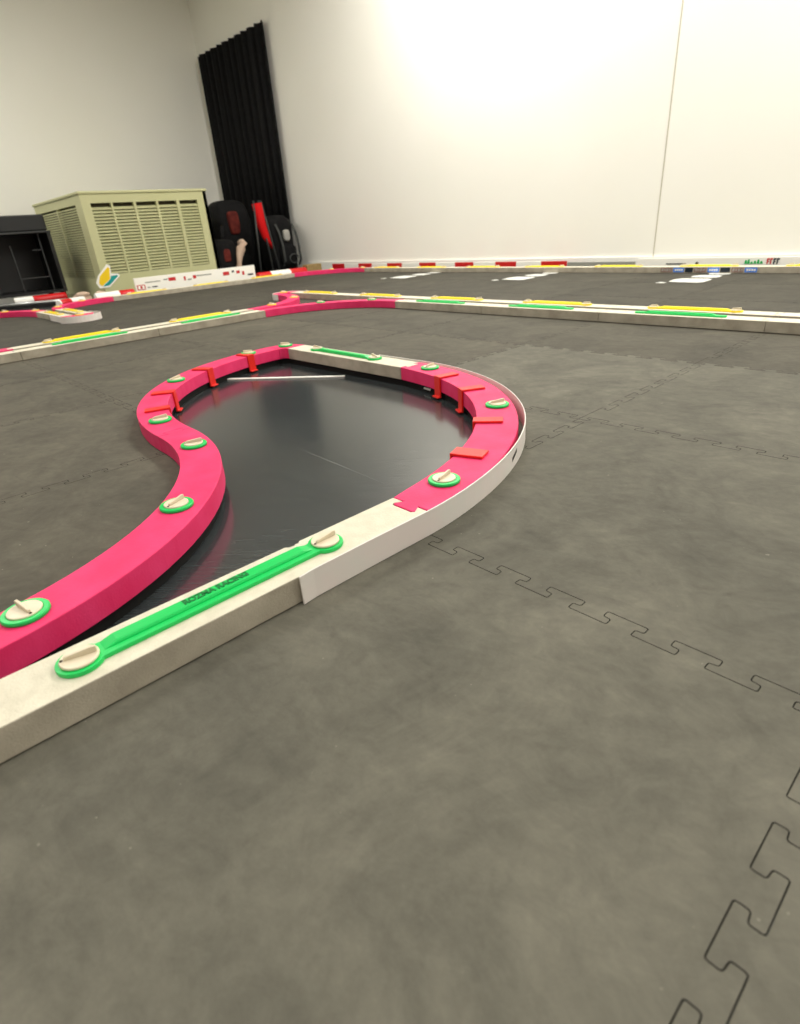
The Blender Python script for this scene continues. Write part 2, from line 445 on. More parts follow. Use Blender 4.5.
# back row of the double divider
straight(-2.05, -.5, -2.05, 0, PR, 'pink back rail of the middle divider at the left edge', tab=False)
straight(-2.05, 0, -2.05, .5, WR, 'cream back rail with the leftmost yellow bar of the middle divider')
straight(-2.05, .5, -2.05, 1, WR, 'cream back rail with yellow bar, left behind the pink bend')
curve(-2.5, 1, .45, 0, 90, PR, 'pink curved rail behind the bend of the middle divider', socket=False)
small_curve(-2.5, 1.5, CO, 270, 90, PR, 'small pink round end rail behind the bend of the middle divider', 'end_rail')
for k, t in enumerate(['beside the pink round end', 'second from the pink round end', 'third from the pink round end', 'fourth from the pink round end', 'fifth from the pink round end', 'at the right edge', 'past the right edge']):
    straight(-2.5 + .5 * k, 1.55, -2.0 + .5 * k, 1.55, WR, 'cream back rail of the middle divider, ' + t, tab=k > 0, socket=k < 6)
# far boundary and the spur at the left
curve(-3.5, 0, .45, 180, 90, PR, 'pink curved rail of the left spur at the far left edge', tab=False)
straight(-3.5, .45, -3.0, .45, WR, 'cream front rail of the left spur, yellow bar on top', socket=False)
small_curve(-3.0, .5, CO, -90, 90, PR, 'small pink round nose rail at the tip of the left spur', 'end_rail')
straight(-3.0, .55, -3.5, .55, WR, 'cream back rail of the left spur, yellow bar on top', tab=False)
curve(-3.5, 1, .45, 270, 180, PR, 'pink curved rail behind the left spur below the chevron sign')
for k, t in enumerate(['in front of the chevron sign', 'in front of the sticker board', 'left of the far pink corner']):
    straight(-3.95, 1 + .5 * k, -3.95, 1.5 + .5 * k, WR, 'cream boundary rail on the left side, ' + t)
curve(-3.5, 2.5, .45, 180, 90, PR, 'pink curved rail at the far corner of the track')
far_rails = []
for k in range(9):
    far_rails.append(straight(-3.5 + .5 * k, 2.95, -3.0 + .5 * k, 2.95, WR, 'cream boundary rail along the back wall, %s from the far pink corner' % ORD[k] if k != 5 else 'cream boundary rail along the back wall with blue and black stickers', socket=k < 8))
# stickers on the side of one far rail
sx0 = -.988
for k, (w, c) in enumerate([(.068, 'sticker_brown'), (.062, 'sticker_blue'), (.046, 'sticker_navy'), (.068, 'sticker_brown'), (.062, 'sticker_blue'), (.052, 'sticker_navy'), (.062, 'sticker_brown'), (.062, 'sticker_blue')]):
    bm = bmesh.new(); box(bm, sx0 + .004, sx0 + w - .002, 2.919 - .0008, 2.919, .005, .0275)
    o = link('sticker', bm, M[c], far_rails[5])
    if c == 'sticker_blue':
        bm = bmesh.new()
        for q in range(4): box(bm, sx0 + .012 + q * .011, sx0 + .020 + q * .011, 2.919 - .0013, 2.919 - .0007, .012, .021)
        link('sticker_print', bm, M['white'], o)
    if c == 'sticker_brown':
        bm = bmesh.new()
        for q in range(4): box(bm, sx0 + .010 + q * .013, sx0 + .018 + q * .013, 2.919 - .0013, 2.919 - .0007, .010 + .003 * (q % 2), .023 - .003 * (q % 2))
        link('sticker_print', bm, M['pale_grey'], o)
    sx0 += w

# ------------------------------------------------------------------ rail knobs (ring + beige turn knob)
def knob_bm():
    bm = bmesh.new()
    lathe(bm, [(0, 0), (.0148, 0), (.0155, .0006), (.0155, .0020), (.0148, .0028), (0, .0030)], 36)
    return bm
def grip_bm():
    bm = bmesh.new()
    x0, x1, t = -.0140, .0115, .0015
    prof = [(x0, .003), (x1, .003), (x1, .0056), (x1 - .002, .0066), (x0 + .003, .0088), (x0, .0084)]
    a = [bm.verts.new((x, -t, z)) for x, z in prof]; b = [bm.verts.new((x, t, z)) for x, z in prof]
    bm.faces.new(a); bm.faces.new(b[::-1])
    for i in range(6): bm.faces.new((a[i], b[i], b[(i + 1) % 6], a[(i + 1) % 6]))
    return bm
def ring_bm():
    bm = bmesh.new()
    lathe(bm, [(0, 0), (.0209, 0), (.0214, .0008), (.0214, .0034), (.0204, .0044), (.0164, .0044), (.0159, .0032), (0, .0032)], 44)
    return bm
def knob_parts(parent, z, x=0.0, y=0.0, rz=0.0):
    k = link('knob', knob_bm(), M['beige'], parent, smooth=False, bevel=0)
    for p in k.data.polygons: p.use_smooth = len(p.vertices) == 4 and abs(p.normal.z) < .9
    k.location = (x, y, z); k.rotation_euler = (0, 0, rz)
    k['label'] = 'beige turn knob'
    g = link('grip', grip_bm(), M['beige'], k, bevel=0.0007)
    bm = bmesh.new(); prism(bm, [(math.cos(a) * .0013 + .0134, math.sin(a) * .0013) for a in [2 * PI * q / 10 for q in range(10)]], .0029, .0034)
    link('pin_hole', bm, M['hole'], k)
    return k
def fastener(label, x, y, rz, ring):
    t = thing('round_fastener', label, 'fastener', (x, y, H + .0002), rz, 'round fasteners on the pink rails')
    r = link('ring', ring_bm(), M[ring], t)
    r['label'] = ring + ' plastic ring'
    for p in r.data.polygons: p.use_smooth = abs(p.normal.z) < .95
    knob_parts(t, .00325)
    return t
proto_g = fastener('green-ringed beige fastener on the long pink curve, lowest one at left edge', -.067, -.388, math.radians(12), 'green')
DG = math.radians
for (x, y, a, l) in [(-.184, -.186, 292, 'green-ringed beige fastener halfway along the long pink curve at left'),
                     (-.397, -.062, 241, 'green-ringed beige fastener on the long pink curve just below the joint'),
                     (-.595, -.038, 249, 'green-ringed beige fastener just above the pink joint, below a red clip'),
                     (-.909, .132, 285, 'green-ringed beige fastener between two pairs of red clips, far left bend'),
                     (-1.043, .412, 70, 'green-ringed beige fastener right of the far left red clip'),
                     (-1.040, .538, 60, 'green-ringed beige fastener on the small pink corner rail'),
                     (-.435, .546, 270, 'green-ringed beige fastener at the far end of the right pink curve'),
                     (-.119, .395, 242, 'green-ringed beige fastener in the middle of the right pink curve'),
                     (.036, .086, 280, 'green-ringed beige fastener at the near end of the right pink curve'),
                     (-1.86, 1.27, 40, 'green-ringed beige fastener on the pink bend of the middle divider, left'),
                     (-1.66, 1.42, 40, 'green-ringed beige fastener on the pink bend of the middle divider, right')]:
    dup(proto_g, (x, y, H + .0002), DG(a), l)
proto_y = fastener('yellow-ringed fastener on the pink rail behind the divider bend, lower one', -2.07, 1.13, .4, 'yellow')
for (x, y, a, l) in [(-2.23, 1.365, 20, 'yellow-ringed fastener on the pink rail behind the divider bend, upper one'),
                     (-2.545, 1.505, 70, 'yellow-ringed fastener on the small pink round end rail'),
                     (-3.82, 2.82, 30, 'yellow-ringed fastener on the far pink corner rail'),
                     (-3.55, 2.945, 30, 'yellow-ringed fastener at the right end of the far pink corner rail'),
                     (-3.81, .32, 30, 'yellow-ringed fastener on the far left pink curve, left one'),
                     (-3.60, .44, 30, 'yellow-ringed fastener on the far left pink curve, right one'),
                     (-2.956, .5, 30, 'yellow-ringed fastener on the pink nose of the left spur'),
                     (-3.66, .58, 30, 'yellow-ringed fastener on the pink curve behind the left spur, near end'),
                     (-3.90, .79, 30, 'yellow-ringed fastener on the pink curve behind the left spur, far end')]:
    dup(proto_y, (x, y, H + .0002), DG(a), l)

# ------------------------------------------------------------------ connector bars
BL = .1265                      # half distance between the two knobs
def bar_bm(round_ends):
    bm = bmesh.new()
    w = .0115; R0 = .0192
    if round_ends:
        a0 = math.degrees(math.asin(w / R0))
        pts = arc_pts(BL, 0, R0, -180 + a0, 180 - a0, 28) + arc_pts(-BL, 0, R0, a0, 360 - a0, 28)
    else:
        pts = arc_pts(BL, 0, w, -90, 90, 10) + arc_pts(-BL, 0, w, 90, 270, 10)
    prism(bm, pts, 0, .0042)
    return bm
def spine_bm():
    bm = bmesh.new()
    lo = [bm.verts.new(p) for p in ((-BL + .0185, -.0045, .0042), (BL - .0185, -.0045, .0042), (BL - .0185, .0112, .0042), (-BL + .0185, .0112, .0032 + .001))]
    hi = [bm.verts.new(p) for p in ((-BL + .030, -.0025, .0074), (BL - .030, -.0025, .0074), (BL - .030, .0108, .0074), (-BL + .030, .0108, .0074))]
    bm.faces.new(lo[::-1]); bm.faces.new(hi)
    for k in range(4): bm.faces.new((lo[k], lo[(k + 1) % 4], hi[(k + 1) % 4], hi[k]))
    return bm
def bar(label, loc, rz, colour, knobs=True, text=None, group=None):
    t = thing('connector_bar', label, 'connector bar', loc, rz, group)
    p = link('bar_plate', bar_bm(knobs), M[colour], t, bevel=.0005)
    s = link('raised_spine', spine_bm(), M[colour], t, bevel=.001)
    if knobs:
        knob_parts(t, .00425, -BL, 0, DG(163)); knob_parts(t, .00425, BL, 0, DG(182))
    if text:
        cu = bpy.data.curves.new('lettering', 'FONT'); cu.body = text; cu.size = .0112; cu.extrude = .0005; cu.offset = .00045
        cu.space_character = 1.0; cu.align_x = 'CENTER'; cu.align_y = 'CENTER'
        tmp = bpy.data.objects.new('tmp', cu); COL.objects.link(tmp)
        dg = bpy.context.evaluated_depsgraph_get(); dg.update()
        me = bpy.data.meshes.new_from_object(tmp.evaluated_get(dg))
        bpy.data.objects.remove(tmp)
        l = bpy.data.objects.new('lettering', me); COL.objects.link(l); l.parent = t
        me.materials.clear(); me.materials.append(M['dark_green'])
        l.location = (.0, .0040, .0075); l.scale = (.80, 1.0, 1)
        l['label'] = 'dark green raised lettering'
    return t
ZB = H + .0002
nb = bar('long green bar with raised lettering and two knobs on the nearest cream rail', (.0505, -.246, ZB), PI / 2, 'green', True, 'ROZMA RACING', 'long green connector bars')
bb = bar('thin green bar with two knobs on the far cream rail of the loop', (-.765, .55, ZB), PI, 'green', True, None, 'long green connector bars')
gp = bar('plain green bar on the divider front rail, leftmost in the photo', (-1.95, .25, ZB), PI / 2, 'green', False, None, 'plain green bars on the divider')
dup(gp, (-1.95, .75, ZB), PI / 2, 'plain green bar on the divider front rail, left of the pink bend')
for k, t in enumerate(['first right of the pink bend', 'second right of the pink bend', 'largest, in front of the nearest yellow bar', 'past the right edge']):
    dup(gp, (-1.25 + .5 * k, 1.447, ZB), 0, 'plain green bar on the divider front rail, ' + t)
yp = bar('yellow bar with two knobs on the divider back rail, leftmost in the photo', (-2.05, .25, ZB), PI / 2, 'yellow', True, None, 'yellow connector bars')
dup(yp, (-2.05, .75, ZB), PI / 2, 'yellow bar with two knobs on the divider back rail, left of the bend')
for k, t in enumerate(['next to the pink round end', 'second from the pink round end', 'third from the pink round end', 'fourth from the pink round end', 'nearest and largest at right', 'past the right edge']):
    dup(yp, (-2.25 + .5 * k, 1.55, ZB), 0, 'yellow bar on the divider back rail, ' + t)
dup(yp, (-3.25, .45, ZB), 0, 'yellow bar on the front rail of the left spur')
dup(yp, (-3.25, .55, ZB), 0, 'yellow bar on the back rail of the left spur')
for k, t in enumerate(['below the chevron sign', 'below the sticker board', 'left of the far pink corner']):
    dup(yp, (-3.95, 1.25 + .5 * k, ZB), PI / 2, 'yellow bar on the left boundary rail, ' + t)
for k in range(8):
    dup(yp, (-3.25 + .5 * k, 2.95, ZB), 0, 'yellow bar on the back wall boundary rail, %s from the far pink corner' % ORD[k] if k != 5 else 'yellow bar on the boundary rail above the blue and black stickers')

# ------------------------------------------------------------------ red clips on the loop
def clip_bm(w, reach):
    bm = bmesh.new(); t = .0036; g = .0006
    # x: outward from the infield face (0 = rail face), z up
    prof = [(reach, H + g), (reach, H + g + t), (-g - t, H + g + t), (-g - t, -.0085), (-g - t - .007, -.0085), (-g - t - .007, -.0115), (-g, -.0115), (-g, H + g)]
    a = [bm.verts.new((x, -w / 2, z)) for x, z in prof]; b = [bm.verts.new((x, w / 2, z)) for x, z in prof]
    bm.faces.new(a); bm.faces.new(b[::-1])
    for i in range(8): bm.faces.new((a[i], b[i], b[(i + 1) % 8], a[(i + 1) % 8]))
    return bm
def clip(cx, cy, ang, label, w=.024, reach=.046, sag=0.0):
    r = .55 - W - sag * math.sqrt(max(0, math.sin(DG(2 * ang)))) - (.0006 if sag else 0)
    a = DG(ang)
    o = link('rail_clip', clip_bm(w, reach), M['red_clip'], bevel=.0007)
    o.location = (cx + r * math.cos(a), cy + r * math.sin(a), 0); o.rotation_euler = (0, 0, a)
    return tag(o, label, 'clip', 'red clips on the pink rails')
clip(-.5, 0, 73.5, 'red clip on the right pink curve, farthest of its four', sag=.011)
clip(-.5, 0, 59.5, 'red clip on the right pink curve, second from the far end', sag=.011)
clip(-.5, 0, 36.5, 'red clip on the right pink curve, below the middle fastener', sag=.011)
clip(-.5, 0, 19.8, 'red clip on the right pink curve, nearest to the camera', .029, .046, sag=.011)
clip(-.5, .5, 191.5, 'red clip on the left pink bend, farthest of its four')
clip(-.5, .5, 210, 'red clip on the left pink bend, second from the far end')
clip(-.5, .5, 235, 'red clip on the left pink bend, below the second fastener')
clip(-.5, .5, 250.5, 'red clip on the left pink bend, nearest to the camera')

# ------------------------------------------------------------------ guard strips
def strip(path, z0, z1, th, name, label, mats=None, flare=None):
    """upright plastic strip following path (2D points)"""
    bm = bmesh.new(); vs = []
    P2 = [Vector(p) for p in path]
    for i, p in enumerate(P2):
        d = (P2[min(i + 1, len(P2) - 1)] - P2[max(i - 1, 0)]).normalized(); n = Vector((d.y, -d.x))
        vs.append([bm.verts.new((q.x, q.y, z)) for q, z in ((p, z0), (p + n * th, z0), (p + n * th, z1), (p, z1))])
    for a, b in zip(vs, vs[1:]):
        for k in range(4): bm.faces.new((a[k], b[k], b[(k + 1) % 4], a[(k + 1) % 4]))
    bm.faces.new(vs[0][::-1]); bm.faces.new(vs[-1])
    return tag(link(name, bm, M['strip'], bevel=.0005), label, 'guard strip', 'white guard strips')
gp2 = [(.0845, -.178), (.0825, -.16), (.0820, -.08), (.0822, -.02)]
for k in range(41):
    a = 1 + 93 * k / 40
    u = min(1, max(0, (a - 8) / 38))
    r = .5825 + .0115 * (3 * u * u - 2 * u ** 3) - .006 * max(0, (a - 60) / 34) - .003 * math.sin(DG(2 * min(a, 90)))
    gp2.append((-.5 + r * math.cos(DG(a)), r * math.sin(DG(a))))
gp2 += [(-.57, .5875), (-.66, .5835)]
gs = strip(gp2, .0004, H + .0025, .0018, 'guard_strip', 'long white plastic guard strip wrapped round the right pink curve')
# dark scuff on the strip, a thin film following its outer face
def strip_r(a):
    u = min(1, max(0, (a - 8) / 38))
    return .5825 + .0115 * (3 * u * u - 2 * u ** 3) - .006 * max(0, (a - 60) / 34) - .003 * math.sin(DG(2 * min(a, 90)))
bm = bmesh.new(); prev = None
for k in range(7):
    a = 23.0 + 2.6 * k / 6; r = strip_r(a) + .0019; z = .012 + .007 * k / 6
    cur = [bm.verts.new((-.5 + rr * math.cos(DG(a)), rr * math.sin(DG(a)), zz)) for rr, zz in ((r, z), (r, z + .007))]
    if prev: bm.faces.new((prev[0], cur[0], cur[1], prev[1]))
    prev = cur
bmesh.ops.solidify(bm, geom=bm.faces[:], thickness=.0003)
link('scuff_mark', bm, M['scuff'], gs)
sp = [(-3.20, .416)] + [(-3.0, .414)] + arc_pts(-2.985, .505, .105, -75, 95, 16) + [(-3.02, .605), (-3.1, .59)]
strip(sp, .0004, H + .002, .0018, 'guard_strip', 'white plastic guard strip wrapped round the nose of the left spur')
sp2 = [(-2.47, 1.4165)] + arc_pts(-2.5, 1.5, .084, -100, -268, 16) + [(-2.45, 1.5835)]
sp2 = sp2[::-1]
strip(sp2, .0004, H + .002, .0018, 'guard_strip', 'white plastic guard strip round the pink end of the middle divider')

# long pale scratch in the floor
bm = bmesh.new(); prism(bm, [(-.386, .1085), (-.23, .1035), (-.078, .0975), (-.23, .1045)], FLOOR, FLOOR + .0002)
link('floor_scratch', bm, material('pale_scratch', (122, 124, 120), .6, .3), bpy.data.objects['floor'])
# thin white stick on the dark infield floor
bm = bmesh.new()
a, b = Vector((-1.000, .300)), Vector((-.715, .505)); d = (b - a).normalized(); n = Vector((-d.y, d.x)) * .0055
prism(bm, [tuple(a - n), tuple(b - n), tuple(b + n), tuple(a + n)], FLOOR + .0002, FLOOR + .0035)
tag(link('thin_stick', bm, M['white'], bevel=.0008), 'thin white stick lying on the glossy black floor inside the loop', 'stick')
# paper scrap
bm = bmesh.new(); v = [bm.verts.new(p) for p in ((-.426, .512, -.008), (-.398, .506, -.008), (-.397, .5105, .0001), (-.425, .5165, .0001))]
bm.faces.new(v); bmesh.ops.solidify(bm, geom=bm.faces[:], thickness=.0006)
tag(link('paper_scrap', bm, M['white']), 'tiny white paper scrap under the right pink rail', 'paper')

# ------------------------------------------------------------------ striped tubes behind the boundary
def striped_tube(path, r, stripes, label, name='striped_tube', z=None):
    """path sampled finely; stripes = [(length, material)]"""
    bm = bmesh.new(); P3 = [Vector(p) for p in path]
    acc = [0]
    for a, b in zip(P3, P3[1:]): acc.append(acc[-1] + (b - a).length)
    mats = []; t = thing(name, label, 'striped tube', P3[0])
    def at(s):
        s = min(max(s, 0), acc[-1])
        for i in range(len(acc) - 1):
            if s <= acc[i + 1] + 1e-9:
                f = (s - acc[i]) / max(1e-9, acc[i + 1] - acc[i]); return P3[i].lerp(P3[i + 1], f)
        return P3[-1]
    s = 0
    for k, (ln, mk) in enumerate(stripes):
        e = min(acc[-1], s + ln)
        if e - s < 1e-4: break
        n = max(2, int((e - s) / .03))
        pts = [at(s + (e - s) * q / n) - P3[0] for q in range(n + 1)]
        b2 = bmesh.new(); tube(b2, pts, r, 16)
        o = link(mk + '_band', b2, M[mk], t, bevel=.003, angle=60)
        for p in o.data.polygons: p.use_smooth = len(p.vertices) == 4
        s = e
    return t
zt = FLOOR + .001
st = [(.19, 'red'), (.19, 'white')] * 6 + [(.19, 'red')]
TR = .0375
def striped_board(x0, y, z1, stripes, label, name):
    t = thing(name, label, 'striped board', (x0, y, FLOOR)); x = 0
    for ln, mk in stripes:
        bm = bmesh.new(); box(bm, x, x + ln, -.006, .006, 0, z1 - FLOOR)
        link(mk + '_band', bm, M[mk], t, bevel=.0015); x += ln
    return t
striped_board(-4.137, 3.075, .054, [(.18, 'red'), (.2, 'white')] * 6 + [(.19, 'red')], 'long red and white striped board along the foot of the back wall', 'striped_board')
striped_board(-1.66, 3.075, .047, [(.45, 'grey')], 'plain grey board continuing the striped board along the back wall', 'grey_board')
striped_tube([(-4.07, 2.235 + .02 * k, FLOOR + .038) for k in range(25)], .038, [(.12, 'red'), (.195, 'white'), (.2, 'red')], 'short red and white striped tube in front of the dark bags')
striped_tube([(-4.07, .93 + .015 * k, FLOOR + .036) for k in range(19)], .036, [(.165, 'white'), (.2, 'red')], 'white tube with red end in front of the chevron sign')
striped_tube([(-3.5 + .615 * math.cos(DG(a)), 1 + .615 * math.sin(DG(a)), .0235) for a in (212, 208, 204, 200, 196, 193)], .023, [(.015, 'white'), (.085, 'red'), (.2, 'white')], 'curved red and white tube behind the pink curve of the left spur')
striped_tube([(-4.85 + .02 * math.sin(k * .3), .585 + .03 * k, FLOOR + .0305) for k in range(13)], .030, [(.125, 'white'), (.3, 'red')], 'white and red tube lying before the black cabinet')
bm = bmesh.new(); box(bm, -4.12, -4.05, 2.725, 2.885, FLOOR, .076)
tag(link('cardboard_block', bm, M['brown'], bevel=.004), 'brown cardboard block at the end of the short striped tube', 'block')

# ------------------------------------------------------------------ sticker boards
t = thing('sticker_board', 'white board with small red and black stickers before the khaki cabinet', 'board', (-4.085, 0, 0))
bm = bmesh.new(); box(bm, -.008, .008, 1.225, 2.222, FLOOR, .122); link('panel', bm, M['white'], t, bevel=.002)
def sticker(par, x, y0, y1, z0, z1, m, name='sticker'):
    bm = bmesh.new(); box(bm, x, x + .001, y0, y1, z0, z1); return link(name, bm, M[m], par)
for (y0, y1, z0, z1, m) in [(1.30, 1.415, .083, .090, 'grey'), (1.48, 1.535, .078, .102, 'sticker_red'), (1.44, 1.475, .088, .096, 'grey'),
                            (1.60, 1.615, .070, .098, 'sticker_red'), (1.63, 1.66, .068, .078, 'grey'), (1.675, 1.70, .075, .098, 'sticker_red'),
                            (1.70, 1.83, .088, .096, 'grey'), (1.345, 1.385, .048, .056, 'dark_grey'), (1.31, 1.33, .048, .055, 'grey'),
                            (1.235, 1.295, .040, .074, 'sticker_red'), (1.93, 1.985, .070, .096, 'sticker_red'), (2.01, 2.03, .085, .100, 'dark_grey'),
                            (2.05, 2.08, .074, .096, 'sticker_red'), (2.10, 2.12, .058, .086, 'sticker_red'), (2.15, 2.20, .050, .062, 'dark_grey')]:
    s = sticker(t, .008, y0, y1, z0, z1, m)
    if (y0, y1) == (1.235, 1.295):
        sticker(s, .009, 1.242, 1.288, .045, .069, 'white', 'sticker_centre'); bm = bmesh.new()
        lathe(bm, [(0, 0), (.009, 0), (.009, .0008), (0, .0008)], 16)
        bmesh.ops.rotate(bm, verts=bm.verts, matrix=Matrix.Rotation(PI / 2, 3, 'Y')); bmesh.ops.translate(bm, verts=bm.verts, vec=(.010, 1.265, .057))
        link('sticker_dot', bm, M['sticker_red'], s)
t = thing('sticker_board', 'long white board with green and red logos at the right back wall', 'board', (0, 3.09, 0))
bm = bmesh.new(); box(bm, -1.20, 1.0, -.008, .008, FLOOR, .062); link('panel', bm, M['white'], t, bevel=.002)
def st2(x0, x1, z0, z1, m, name='logo'):
    bm = bmesh.new(); box(bm, x0, x1, -.0095, -.008, z0, z1); return link(name, bm, M[m], t)
st2(-1.03, -.92, .030, .035, 'sticker_navy'); st2(-.87, -.855, .030, .040, 'sticker_navy')
bm = bmesh.new()
for q, (x, hh) in enumerate([(-.625, .022), (-.612, .026), (-.597, .012), (-.582, .017), (-.567, .024), (-.552, .015)]):
    b0 = [bm.verts.new((x + a, -.0095, 0.030 + z * .8)) for a, z in ((0, 0), (.013, 0), (.010, hh), (.003, hh))]
    b1 = [bm.verts.new((x + a, -.008, 0.030 + z * .8)) for a, z in ((0, 0), (.013, 0), (.010, hh), (.003, hh))]
    bm.faces.new(b0); bm.faces.new(b1[::-1])
    for k in range(4): bm.faces.new((b0[k], b0[(k + 1) % 4], b1[(k + 1) % 4], b1[k]))
link('logo', bm, M['sticker_green'], t)
for q, (x, m) in enumerate([(-.522, 'sticker_red'), (-.507, 'sticker_red'), (-.492, 'sticker_navy'), (-.477, 'sticker_navy')]):
    bm = bmesh.new(); box(bm, x, x + .006, -.0095, -.008, .028, .055); box(bm, x + .006, x + .012, -.0095, -.008, .048, .055)
    if q % 2 == 0: box(bm, x + .006, x + .010, -.0095, -.008, .038, .042)
    link('logo', bm, M[m], t)

# ------------------------------------------------------------------ khaki louvred cabinet
AX0, AX1, AY0, AY1, AZ0, AZ1 = -5.90, -4.60, 1.175, 2.18, FLOOR, .70
t = thing('louvred_cabinet', 'khaki metal cabinet with rows of louvre slots', 'cabinet', (0, 0, 0))
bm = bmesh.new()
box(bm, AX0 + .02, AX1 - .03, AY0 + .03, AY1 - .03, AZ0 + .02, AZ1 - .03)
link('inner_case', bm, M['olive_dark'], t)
bm = bmesh.new()
cols = [(1.239, 1.387), (1.402, 1.560), (1.579, 1.741), (1.758, 1.910), (1.936, 2.091)]
edges = [AY0] + [v for c in cols for v in c] + [AY1]
for a, b in zip(edges[0::2], edges[1::2]): box(bm, AX1 - .028, AX1, a, b, .145, AZ1 - .06)
box(bm, AX1 - .028, AX1, AY0, AY1, AZ0, .145); box(bm, AX1 - .028, AX1, AY0, AY1, AZ1 - .06, AZ1)
link('front_frame', bm, M['olive'], t)
bm = bmesh.new()
box(bm, AX0, AX1 - .0285, AY0, AY0 + .028, AZ0, .12); box(bm, AX0, AX1 - .0285, AY0, AY0 + .028, AZ1 - .06, AZ1)
for x0, x1 in ((AX0, AX0 + .06), (-5.27, -5.25), (AX1 - .15, AX1 - .0285)): box(bm, x0, x1, AY0, AY0 + .028, .12, AZ1 - .06)
link('side_frame', bm, M['olive'], t)
bm = bmesh.new(); box(bm, AX0, AX1, AY1 - .028, AY1, AZ0, AZ1); box(bm, AX0, AX0 + .018, AY0 + .0285, AY1 - .0285, AZ0, AZ1 - .0005); link('back_shell', bm, M['olive'], t)
bm = bmesh.new(); box(bm, AX0 - .01, AX1 + .01, AY0 - .01, AY1 + .01, AZ1, AZ1 + .02); link('top_panel', bm, M['olive'], t, bevel=.006)
def slat(bm, a, b, z, axis):
    # tilted slat: outer lip low
    if axis == 'y':
        q = [(AX1 - .024, z + .012), (AX1 - .003, z), (AX1 - .003, z + .0085), (AX1 - .024, z + .0195)]
        v0 = [bm.verts.new((x, a, zz)) for x, zz in q]; v1 = [bm.verts.new((x, b, zz)) for x, zz in q]
    else:
        q = [(AY0 + .024, z + .009), (AY0 + .003, z), (AY0 + .003, z + .007), (AY0 + .024, z + .0155)]
        v0 = [bm.verts.new((a, y, zz)) for y, zz in q]; v1 = [bm.verts.new((b, y, zz)) for y, zz in q]
    bm.faces.new(v0); bm.faces.new(v1[::-1])
    for k in range(4): bm.faces.new((v0[k], v0[(k + 1) % 4], v1[(k + 1) % 4], v1[k]))
for a, b in cols:
    bm = bmesh.new(); z = .150
    while z < AZ1 - .085: slat(bm, a, b, z, 'y'); z += .0222
    link('louvre_panel', bm, M['olive'], t)
for a, b in ((AX0 + .06, -5.27), (-5.25, AX1 - .15)):
    bm = bmesh.new(); z = .124
    while z < AZ1 - .08: slat(bm, a, b, z, 'x'); z += .0175
    link('louvre_panel', bm, M['olive'], t)

# learner-driver chevron sign standing on the cabinet front
t = thing('chevron_sign', 'yellow and green chevron sign with white edge on the khaki cabinet', 'sign', (-4.596, 1.222, .145), 0)
t.rotation_euler = (0, 0, 0)
def plate(pts, x0, x1, name, m, par):
    bm = bmesh.new()
    a = [bm.verts.new((x0, y, z)) for y, z in pts]; b = [bm.verts.new((x1, y, z)) for y, z in pts]
    bm.faces.new(a[::-1]); bm.faces.new(b)
    n = len(pts)
    for k in range(n): bm.faces.new((a[k], a[(k + 1) % n], b[(k + 1) % n], b[k]))
    return link(name, bm, M[m], par)
def sg(pts):
    out = []
    for u, v in pts:
        u2 = u - .2 * (v - 215)
        out.append(((u2 - 432) * .00203, (208 - .09 * (u2 - 432) - v) * .00170))
    return out[::-1]
plate(sg([(394, 213), (427, 163), (440, 168), (443, 203), (470, 203), (475, 214), (437, 261), (400, 265), (387, 242)]), 0, .003, 'white_border', 'white', t)
plate(sg([(401, 214), (430, 175), (437, 180), (438, 226), (408, 256), (397, 244)]), .003, .0045, 'yellow_half', 'leaf_yellow', t)
plate(sg([(442, 213), (466, 209), (468, 214), (436, 252), (411, 257), (439, 227)]), .003, .0045, 'green_half', 'leaf_green', t)

# ------------------------------------------------------------------ black cabinet
BX, BY0, BY1, BZ1 = -4.96, .10, 1.0, .60
t = thing('black_cabinet', 'black open metal cabinet at the left edge beside the khaki cabinet', 'cabinet', (0, 0, 0))
bm = bmesh.new()
box(bm, BX - .45, BX, BY1 - .025, BY1, FLOOR + .06, .474); box(bm, BX - .45, BX, BY0, BY0 + .025, FLOOR + .06, .474)
box(bm, BX - .45, BX - .42, BY0 + .025, BY1 - .025, FLOOR + .06, .474)
box(bm, BX - .42, BX, BY0 + .025, BY1 - .025, FLOOR + .06, FLOOR + .08)
link('case', bm, M['black'], t)
bm = bmesh.new(); box(bm, BX - .46, BX + .012, BY0 - .01, BY1 + .004, .474, .487); link('top_edge', bm, M['dark_grey'], t, bevel=.003)
bm = bmesh.new(); box(bm, BX - .44, BX - .006, BY0, BY1 - .01, .487, BZ1); link('lid_box', bm, M['black'], t, bevel=.01)
bm = bmesh.new()
box(bm, BX - .10, BX - .09, .925, .935, FLOOR + .08, .474); box(bm, BX - .10, BX - .09, .715, .722, FLOOR + .08, .40)
box(bm, BX - .10, BX - .09, .545, .552, FLOOR + .08, .36)
link('inner_upright', bm, M['dark_grey'], t)
bm = bmesh.new(); box(bm, BX - .10, BX - .085, .722, .925, .158, .166); link('cross_rail', bm, M['dark_grey'], t)
bm = bmesh.new(); box(bm, BX - .10, BX - .085, .86, .925, .355, .362); link('cross_rail', bm, M['dark_grey'], t)
for x in (BX - .03, BX - .42):
    for y in (BY0 + .03, BY1 - .03):
        bm = bmesh.new(); tube(bm, [(x, y, FLOOR), (x, y, FLOOR + .062)], .022, 14); link('foot', bm, M['black'], t)

